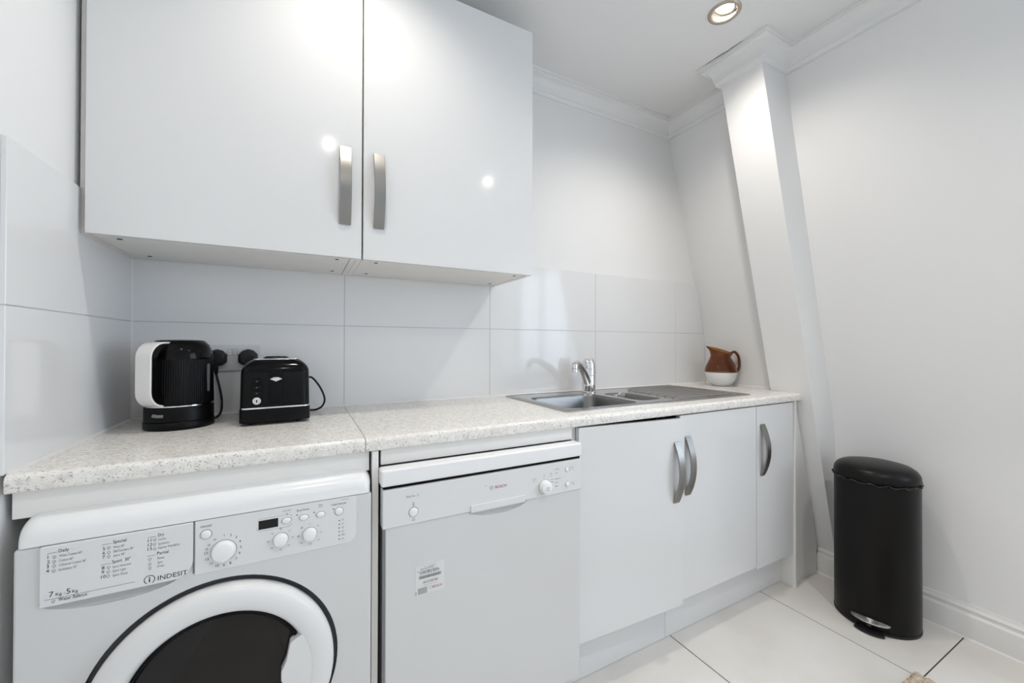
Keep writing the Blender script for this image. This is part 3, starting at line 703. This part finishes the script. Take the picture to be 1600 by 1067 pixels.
# handle: rounded loop standing off the body, broad pale outer face, gloss black inside
u_ = Vector((math.cos(KPH), math.sin(KPH))); v_ = Vector((-u_.y, u_.x))
def loop_pts(r_in, r_out, zb, zt, rad):
    p = [(r_in, zb)]
    for i in range(8): a = R(-90+90*i/7); p.append((r_out-rad+rad*math.cos(a), zb+rad+rad*math.sin(a)))
    for i in range(8): a = R(90*i/7); p.append((r_out-rad+rad*math.cos(a), zt-rad+rad*math.sin(a)))
    p.append((r_in, zt)); return p
def sweep(path_out, path_in, hw, name, m_, bevel):
    L = []
    for (a, z), (b_, z_) in zip(path_out, path_in):
        L.append([(u_.x*a+v_.x*hw, u_.y*a+v_.y*hw, z), (u_.x*a-v_.x*hw, u_.y*a-v_.y*hw, z), (u_.x*b_-v_.x*hw, u_.y*b_-v_.y*hw, z_), (u_.x*b_+v_.x*hw, u_.y*b_+v_.y*hw, z_)])
    return MB().loft(L).build(name, m_, kt, world=False, bevel=bevel, seg=3, ang=60)
o1 = loop_pts(.045, .1110, .0640, .2370, .042); i1 = loop_pts(.045, .1060, .0690, .2320, .037); i2 = loop_pts(.045, .0890, .0860, .2150, .026)
sweep(o1, i1, .0205, 'handle_shell', 'kwhite', .0015)
sweep(loop_pts(.045, .1059, .0691, .2319, .037), i2, .0195, 'handle_grip', 'kblack', .003)
# water window, switch
wa = R(-24)
for nm, m_, r0, hw, za, zb in (('water_window', 'wingrey', .0745, .0045, .098, .176),):
    L = []
    for z in (za, za+.004, zb-.004, zb):
        h2 = hw*(.5 if z in (za, zb) else 1)
        L.append([((r0+dr_)*math.cos(wa)-s*h2*math.sin(wa), (r0+dr_)*math.sin(wa)+s*h2*math.cos(wa), z) for dr_, s in ((0, -1), (.0022, -1), (.0022, 1), (0, 1))])
    MB().loft(L).build(nm, m_, kt, world=False)
sa = R(247)
def on_body(r_, a, z, t): return (r_*math.cos(a)-t*math.sin(a), r_*math.sin(a)+t*math.cos(a), z)
MB().tube([on_body(.0765, sa, .040, .012), on_body(.0800, sa, .040, 0), on_body(.0815, sa, .0425, -.010)], [.004, .0042, .005], 10).build('switch', 'wingrey', kt, world=False)
# flex and plug
plk = plug_mesh(.2155, pz, kt)
MB().tube([(.2155, -.038, pz-.016), (.2155, -.034, pz-.040), (.2155, -.030, pz-.050)], [.008, .0062, .0045], 10).build('flex_relief', 'rubber', plk)
cp_ = [(.2155, -.030, pz-.048), (.219, -.034, 1.035), (.228, -.045, 1.00), (.236, -.065, .965), (.238, -.090, .935), (.232, -.115, .922), (.222, -.140, .921)]
def smooth(pts, n=6):
    out_ = []; P_ = [Vector(p) for p in pts]
    for i in range(len(P_)-1):
        a, b_, c, d = P_[max(i-1, 0)], P_[i], P_[i+1], P_[min(i+2, len(P_)-1)]
        for k in range(n):
            t = k/n; out_.append(.5*((2*b_)+(c-a)*t+(2*a-5*b_+4*c-d)*t*t+(3*b_-a-3*c+d)*t**3))
    return [tuple(p) for p in out_]+[tuple(P_[-1])]
MB().tube(smooth(cp_), .0034, 8).build('flex', 'rubber', kt, ang=80)

# ------------------------------------------------------------------ toaster
TO = (.3885, -.155)
to = thing('toaster', (TO[0], TO[1], H), 'black two-slice toaster with chrome trim', 'toaster', rz=R(3))
def tprof(hw, zb, zs, zt, ht, n=8):
    """half widths: body, shoulder start, top"""
    p = [(-hw, zb), (hw, zb), (hw*.99, zs)]
    for i in range(1, n): t = R(90*i/n); p.append((ht+(hw*.99-ht)*math.cos(t), zs+(zt-zs)*math.sin(t)))
    p += [(ht, zt), (-ht, zt)]
    for i in range(n-1, 0, -1): t = R(90*i/n); p.append((-ht-(hw*.99-ht)*math.cos(t), zs+(zt-zs)*math.sin(t)))
    p.append((-hw*.99, zs)); return p
y0, y1 = -.125, .122
def tbody(name, prof_fn, m_, ins=.014):
    L = []
    for y, s in ((y0, 1.), (y0+.004, .45), (y0+.012, .1), (y0+.02, 0), (y1-.02, 0), (y1-.004, .4), (y1, 1.)):
        L.append([(x, y, z) for x, z in prof_fn(s*ins)])
    return MB().loft(L).build(name, m_, to, world=False, ang=40)
for fx in (-.06, .06):
    for fy in (-.09, .09): MB().lathe([(.009, 0), (.010, .010)], 14, (fx, fy, 0)).build('foot', 'rubber', to, world=False)
tbody('lower_band', lambda i: [(-.089+i, .009), (.089-i, .009), (.0885-i, .0475), (-.0885+i, .0475)], 'kmatt')
tbody('chrome_band', lambda i: [(-.0875+i, .0476), (.0875-i, .0476), (.0875-i, .0515), (-.0875+i, .0515)], 'chrome')
def tloft(name, m_, zi, capb=True):
    L = []
    for z, i in zi:
        L.append([(x, y, z) for x, y in rrect(-.0872+i, .0872-i, y0+i*.9, y1-i*.9, .022, 6)])
    return MB().loft(L).build(name, m_, to, world=False, ang=50)
bd = tloft('body', 'kmatt', ((.0516, .0), (.149, .0015), (.1500, .0022)))
tloft('shoulder', 'kblack', ((.1501, .0016), (.156, .0022), (.164, .005), (.172, .0105), (.179, .0175), (.184, .0245), (.1866, .031)))
tpz = .1866
tl = rrect(-.056, .056, y0+.029, y1-.029, .012, 4)
slots = [rrect(-.034, -.008, -.078, .075, .006, 4), rrect(.008, .034, -.078, .075, .006, 4)]
mb = MB(); vs, fs = fill([tl]+slots, tpz+.0022); mb.add(vs, fs)
mb.loft([[(x, y, tpz+.0022) for x, y in tl], [(x*1.02, y*1.01, tpz-.0004) for x, y in tl]], False, False)
for l in slots: mb.loft([[(x, y, tpz+.0022) for x, y in l], [(x, y, tpz+.0001) for x, y in l]], False, False)
mb.build('top_plate', 'chrome', to, world=False)
for l in slots: MB().prism([(x, y) for x, y in l], 'z', tpz, tpz+.0004).build('bread_slot', 'dark', to, world=False)
for y in (-.084, .081): MB().box(-.03, .03, y-.003, y+.003, tpz+.002, tpz+.0045).build('slot_guard', 'kblack', to, world=False, bevel=.001)
yf = y0-.0002
def pill(x, z0_, z1_, r_, ya, yb, n=10):
    p = [(x+r_*math.cos(R(180*i/n)), z1_-r_+r_*math.sin(R(180*i/n))) for i in range(n+1)]
    p += [(x+r_*math.cos(R(180+180*i/n)), z0_+r_+r_*math.sin(R(180+180*i/n))) for i in range(n+1)]
    return MB().prism(p, 'y', ya, yb)
lt = pill(.0, .060, .160, .0175, yf-.0025, yf+.004).build('lever_track', 'kblack', to, world=False, bevel=.002)
pill(.0, .066, .154, .0085, yf-.0040, yf-.0020).build('track_slot', 'kblack', lt, world=False)
MB().prism([(-.0165, .132), (-.006, .1375), (.006, .1375), (.0165, .132), (.004, .1265), (.0, .1245), (-.004, .1265)], 'y', yf-.017, yf-.003).build('lever', 'chrome', to, world=False, bevel=.0015)
bp_ = pill(-.0465, .060, .138, .0130, yf-.0012, yf+.003).build('button_panel', 'kblack', to, world=False, bevel=.0006, seg=1)
for z in (.126, .109, .0925):
    bq = MB().loft([[(-.0465+.0100*s*math.cos(2*PI*i/20), yf-.0010-dy, z+.0042*s*math.sin(2*PI*i/20)) for i in range(20)] for s, dy in ((1, 0), (1, .0015), (.7, .003))]).build('button', 'kmatt', bp_, world=False, ang=40)
    MB().box(-.0485, -.0445, yf-.0046, yf-.0038, z-.0009, z+.0009).build('button_mark', 'wingrey', bq, world=False)
dl = MB().lathe([(.0112, 0), (.0112, -.006), (.0100, -.0075), (.0005, -.0078)], 32, (-.0465, yf-.0012, .0715), axis='y').build('browning_dial', 'chrome', to, world=False, ang=40)
MB().box(-.0480, -.0450, yf-.0096, yf-.0088, .0675, .0745).build('dial_mark', 'dark', dl, world=False)
def toworld(p):
    c, s = math.cos(R(3)), math.sin(R(3)); return Vector(((p[0]-TO[0])*c+(p[1]-TO[1])*s, -(p[0]-TO[0])*s+(p[1]-TO[1])*c, p[2]-H))
cpw = [(.475, -.055, 1.028), (.490, -.075, 1.030), (.508, -.095, 1.010), (.523, -.105, .982), (.530, -.105, .955), (.523, -.100, .933), (.507, -.09, .921), (.490, -.075, .9175), (.478, -.040, .9172), (.46, -.020, .9172), (.40, -.016, .930), (.345, -.020, .985), (.320, -.026, 1.03), (.3145, -.030, pz-.046)]
MB().tube([tuple(toworld(p)) for p in smooth(cpw)], .0032, 8).build('flex', 'rubber', to, world=False, ang=80)
# the toaster's plug, in toaster space
base = [(-.024, -.012), (-.024, .010), (-.014, .021), (.0, .026), (.014, .021), (.024, .010), (.024, -.012), (.012, -.022), (-.012, -.022)]
L = [[tuple(toworld((.3005+1.14*a*s, y, pz+1.14*c*s))) for a, c in base] for s, y in ((.98, -.0110), (1, -.016), (.98, -.030), (.85, -.040), (.6, -.043))]
ptp = MB().loft(L).build('plug', 'rubber', to, world=False, bevel=.0015, seg=1)
MB().tube([tuple(toworld(p)) for p in ((.3005, -.038, pz-.016), (.306, -.034, pz-.035), (.3145, -.030, pz-.048))], [.008, .0062, .0045], 10).build('flex_relief', 'rubber', ptp, world=False)

# ------------------------------------------------------------------ jug
jg = thing('jug', (2.558, -.175, H), 'round glass jug, amber above and white below, in the worktop corner', 'jug', rz=-YAW)
NJ = 64
def jug_loop(r_, z, s):
    l = []
    for i in range(NJ):
        a = 2*PI*i/NJ; c = math.cos(a); sp = max(0., -c)**10
        rr_ = r_*(1+.08*s*abs(math.sin(a))**2) ; rr_ -= r_*.18*s*max(0., -c)**2*(1-sp)*.4
        l.append((rr_*c-.034*s*s*sp, rr_*math.sin(a), z-.018*s*c+.006*s*s*sp))
    return l
outer = [(.0825, .078, 0), (.0826, .088, 0), (.079, .104, 0), (.071, .124, 0), (.060, .146, .08), (.051, .165, .3), (.0475, .180, .6), (.0485, .192, .85), (.0510, .200, 1)]
inner = [(.0495, .2005, 1), (.0465, .192, .85), (.0455, .180, .6), (.049, .165, .3), (.058, .146, .08), (.069, .124, 0), (.077, .104, 0), (.0806, .088, 0), (.0805, .078, 0)]
MB().loft([jug_loop(*q) for q in outer+inner+[outer[0]]], False, False).build('amber_top', 'amber', jg, world=False, ang=80)
MB().lathe([(.036, .0), (.040, .001), (.045, .006), (.060, .018), (.073, .038), (.080, .058), (.0826, .0778), (.0806, .0778), (.078, .058), (.071, .040), (.058, .021), (.030, .010)], NJ).build('white_bowl', 'milk', jg, world=False, ang=60)
hp = smooth([(.050, 0, .166), (.060, 0, .183), (.076, 0, .192), (.094, 0, .178), (.104, 0, .150), (.106, 0, .118), (.098, 0, .090), (.084, 0, .078), (.079, 0, .082)], 5)
MB().tube(hp, [.0075]*len(hp), 12).build('handle', mat('dark_amber', (.22, .075, .02), .05, trans=.55), jg, world=False, ang=80)

# ------------------------------------------------------------------ pedal bin
BX, BY, BR = 2.612, -.841, .1375
bn = thing('pedal_bin', (BX, BY, 0), 'matt black round pedal bin with domed lid beside the skirting', 'bin')
MB().lathe([(.134, 0), (.1385, .001), (.1385, .010), (.136, .0115)], 80).build('base_ring', 'rubber', bn, world=False, ang=50)
MB().lathe([(.1355, .0115), (BR, .013), (BR, .5830), (.134, .5845)], 96).build('bucket', 'bin', bn, world=False, ang=50)
pts = []; rr = []; rnd = random.Random(9)
for i in range(181):
    a = 2*PI*i/180; q = (BR+.0015+.0022*math.sin(a*23)+rnd.uniform(-.0012, .0012))
    pts.append((q*math.cos(a), q*math.sin(a), .5865+.0025*math.sin(a*17+1)+rnd.uniform(-.0015, .0015))); rr.append(.0026+rnd.uniform(0, .0022))
MB().tube(pts, rr, 6).build('liner_edge', 'liner', bn, world=False, ang=20)
MB().lathe([(.134, .5875), (.1385, .590), (.1390, .602), (.1365, .618), (.128, .632), (.112, .643), (.085, .650), (.045, .654), (.001, .655)], 96).build('lid', 'bin', bn, world=False, ang=60)
# pedal: rounded steel plate curved round the foot
pa = R(192)
def pp(r_, a, z): return (r_*math.cos(a), r_*math.sin(a), z)
L = []
nP = 15
for i in range(nP):
    s = -1+2*i/(nP-1); a = pa+s*R(25); wdt = .022*math.sqrt(max(0.02, 1-s*s*.98)); zc = .046
    L.append([pp(BR+.003, a, zc+.35*wdt), pp(BR+.003+wdt*.9, a, zc-.10*wdt), pp(BR+.004+wdt*.9, a, zc-.10*wdt-.004), pp(BR+.003, a, zc+.35*wdt-.006)])
pe = MB().loft(L).build('pedal', 'steel', bn, world=False, bevel=.001, seg=2, ang=50)
L = []
for i in range(9):
    s = -1+2*i/8; a = pa+s*R(17)
    L.append([pp(BR-.006, a, .004), pp(BR+.034-.010*s*s, a, .002), pp(BR+.034-.010*s*s, a, .008), pp(BR-.006, a, .016)])
MB().loft(L).build('foot_plate', 'rubber', bn, world=False, bevel=.001, seg=1)
MB().box(-BR-.020, -BR+.004, -.006, .006, .026, .041).build('pedal_arm', 'rubber', pe, world=False, bevel=.002)
bpy.data.objects['pedal_arm'].rotation_euler = (0, 0, pa-PI)

# ------------------------------------------------------------------ rug corner
rg = thing('rug', (1.9, -1.45, 0), 'braided natural jute rug showing only a corner on the floor', 'rug')
rx0, rx1, ry0, ry1 = 1.42, 2.352, -2.40, -1.036
mb = MB().box(rx0+.006, rx1-.006, ry0+.006, ry1-.006, .0005, .007); mb.build('backing', 'jute', rg)
k = 0; xx = rx1-.006; rnd = random.Random(5)
mbb = MB()
while xx > rx0:
    n = 110; pth = []; rr = []
    for i in range(n+1):
        y = ry1-.004-(ry1-ry0-.008)*i/n
        pth.append((xx+.0018*math.sin(i*1.9+k*1.3), y, .0085+.0016*math.sin(i*2.6+k*2.1))); rr.append(.0058*(1+.22*math.sin(i*2.6+k)))
    mbb.tube(pth, rr, 6); xx -= .0105; k += 1
bd_ = mbb.build('braids', 'jute', rg, ang=60); bd_['kind'] = 'stuff'
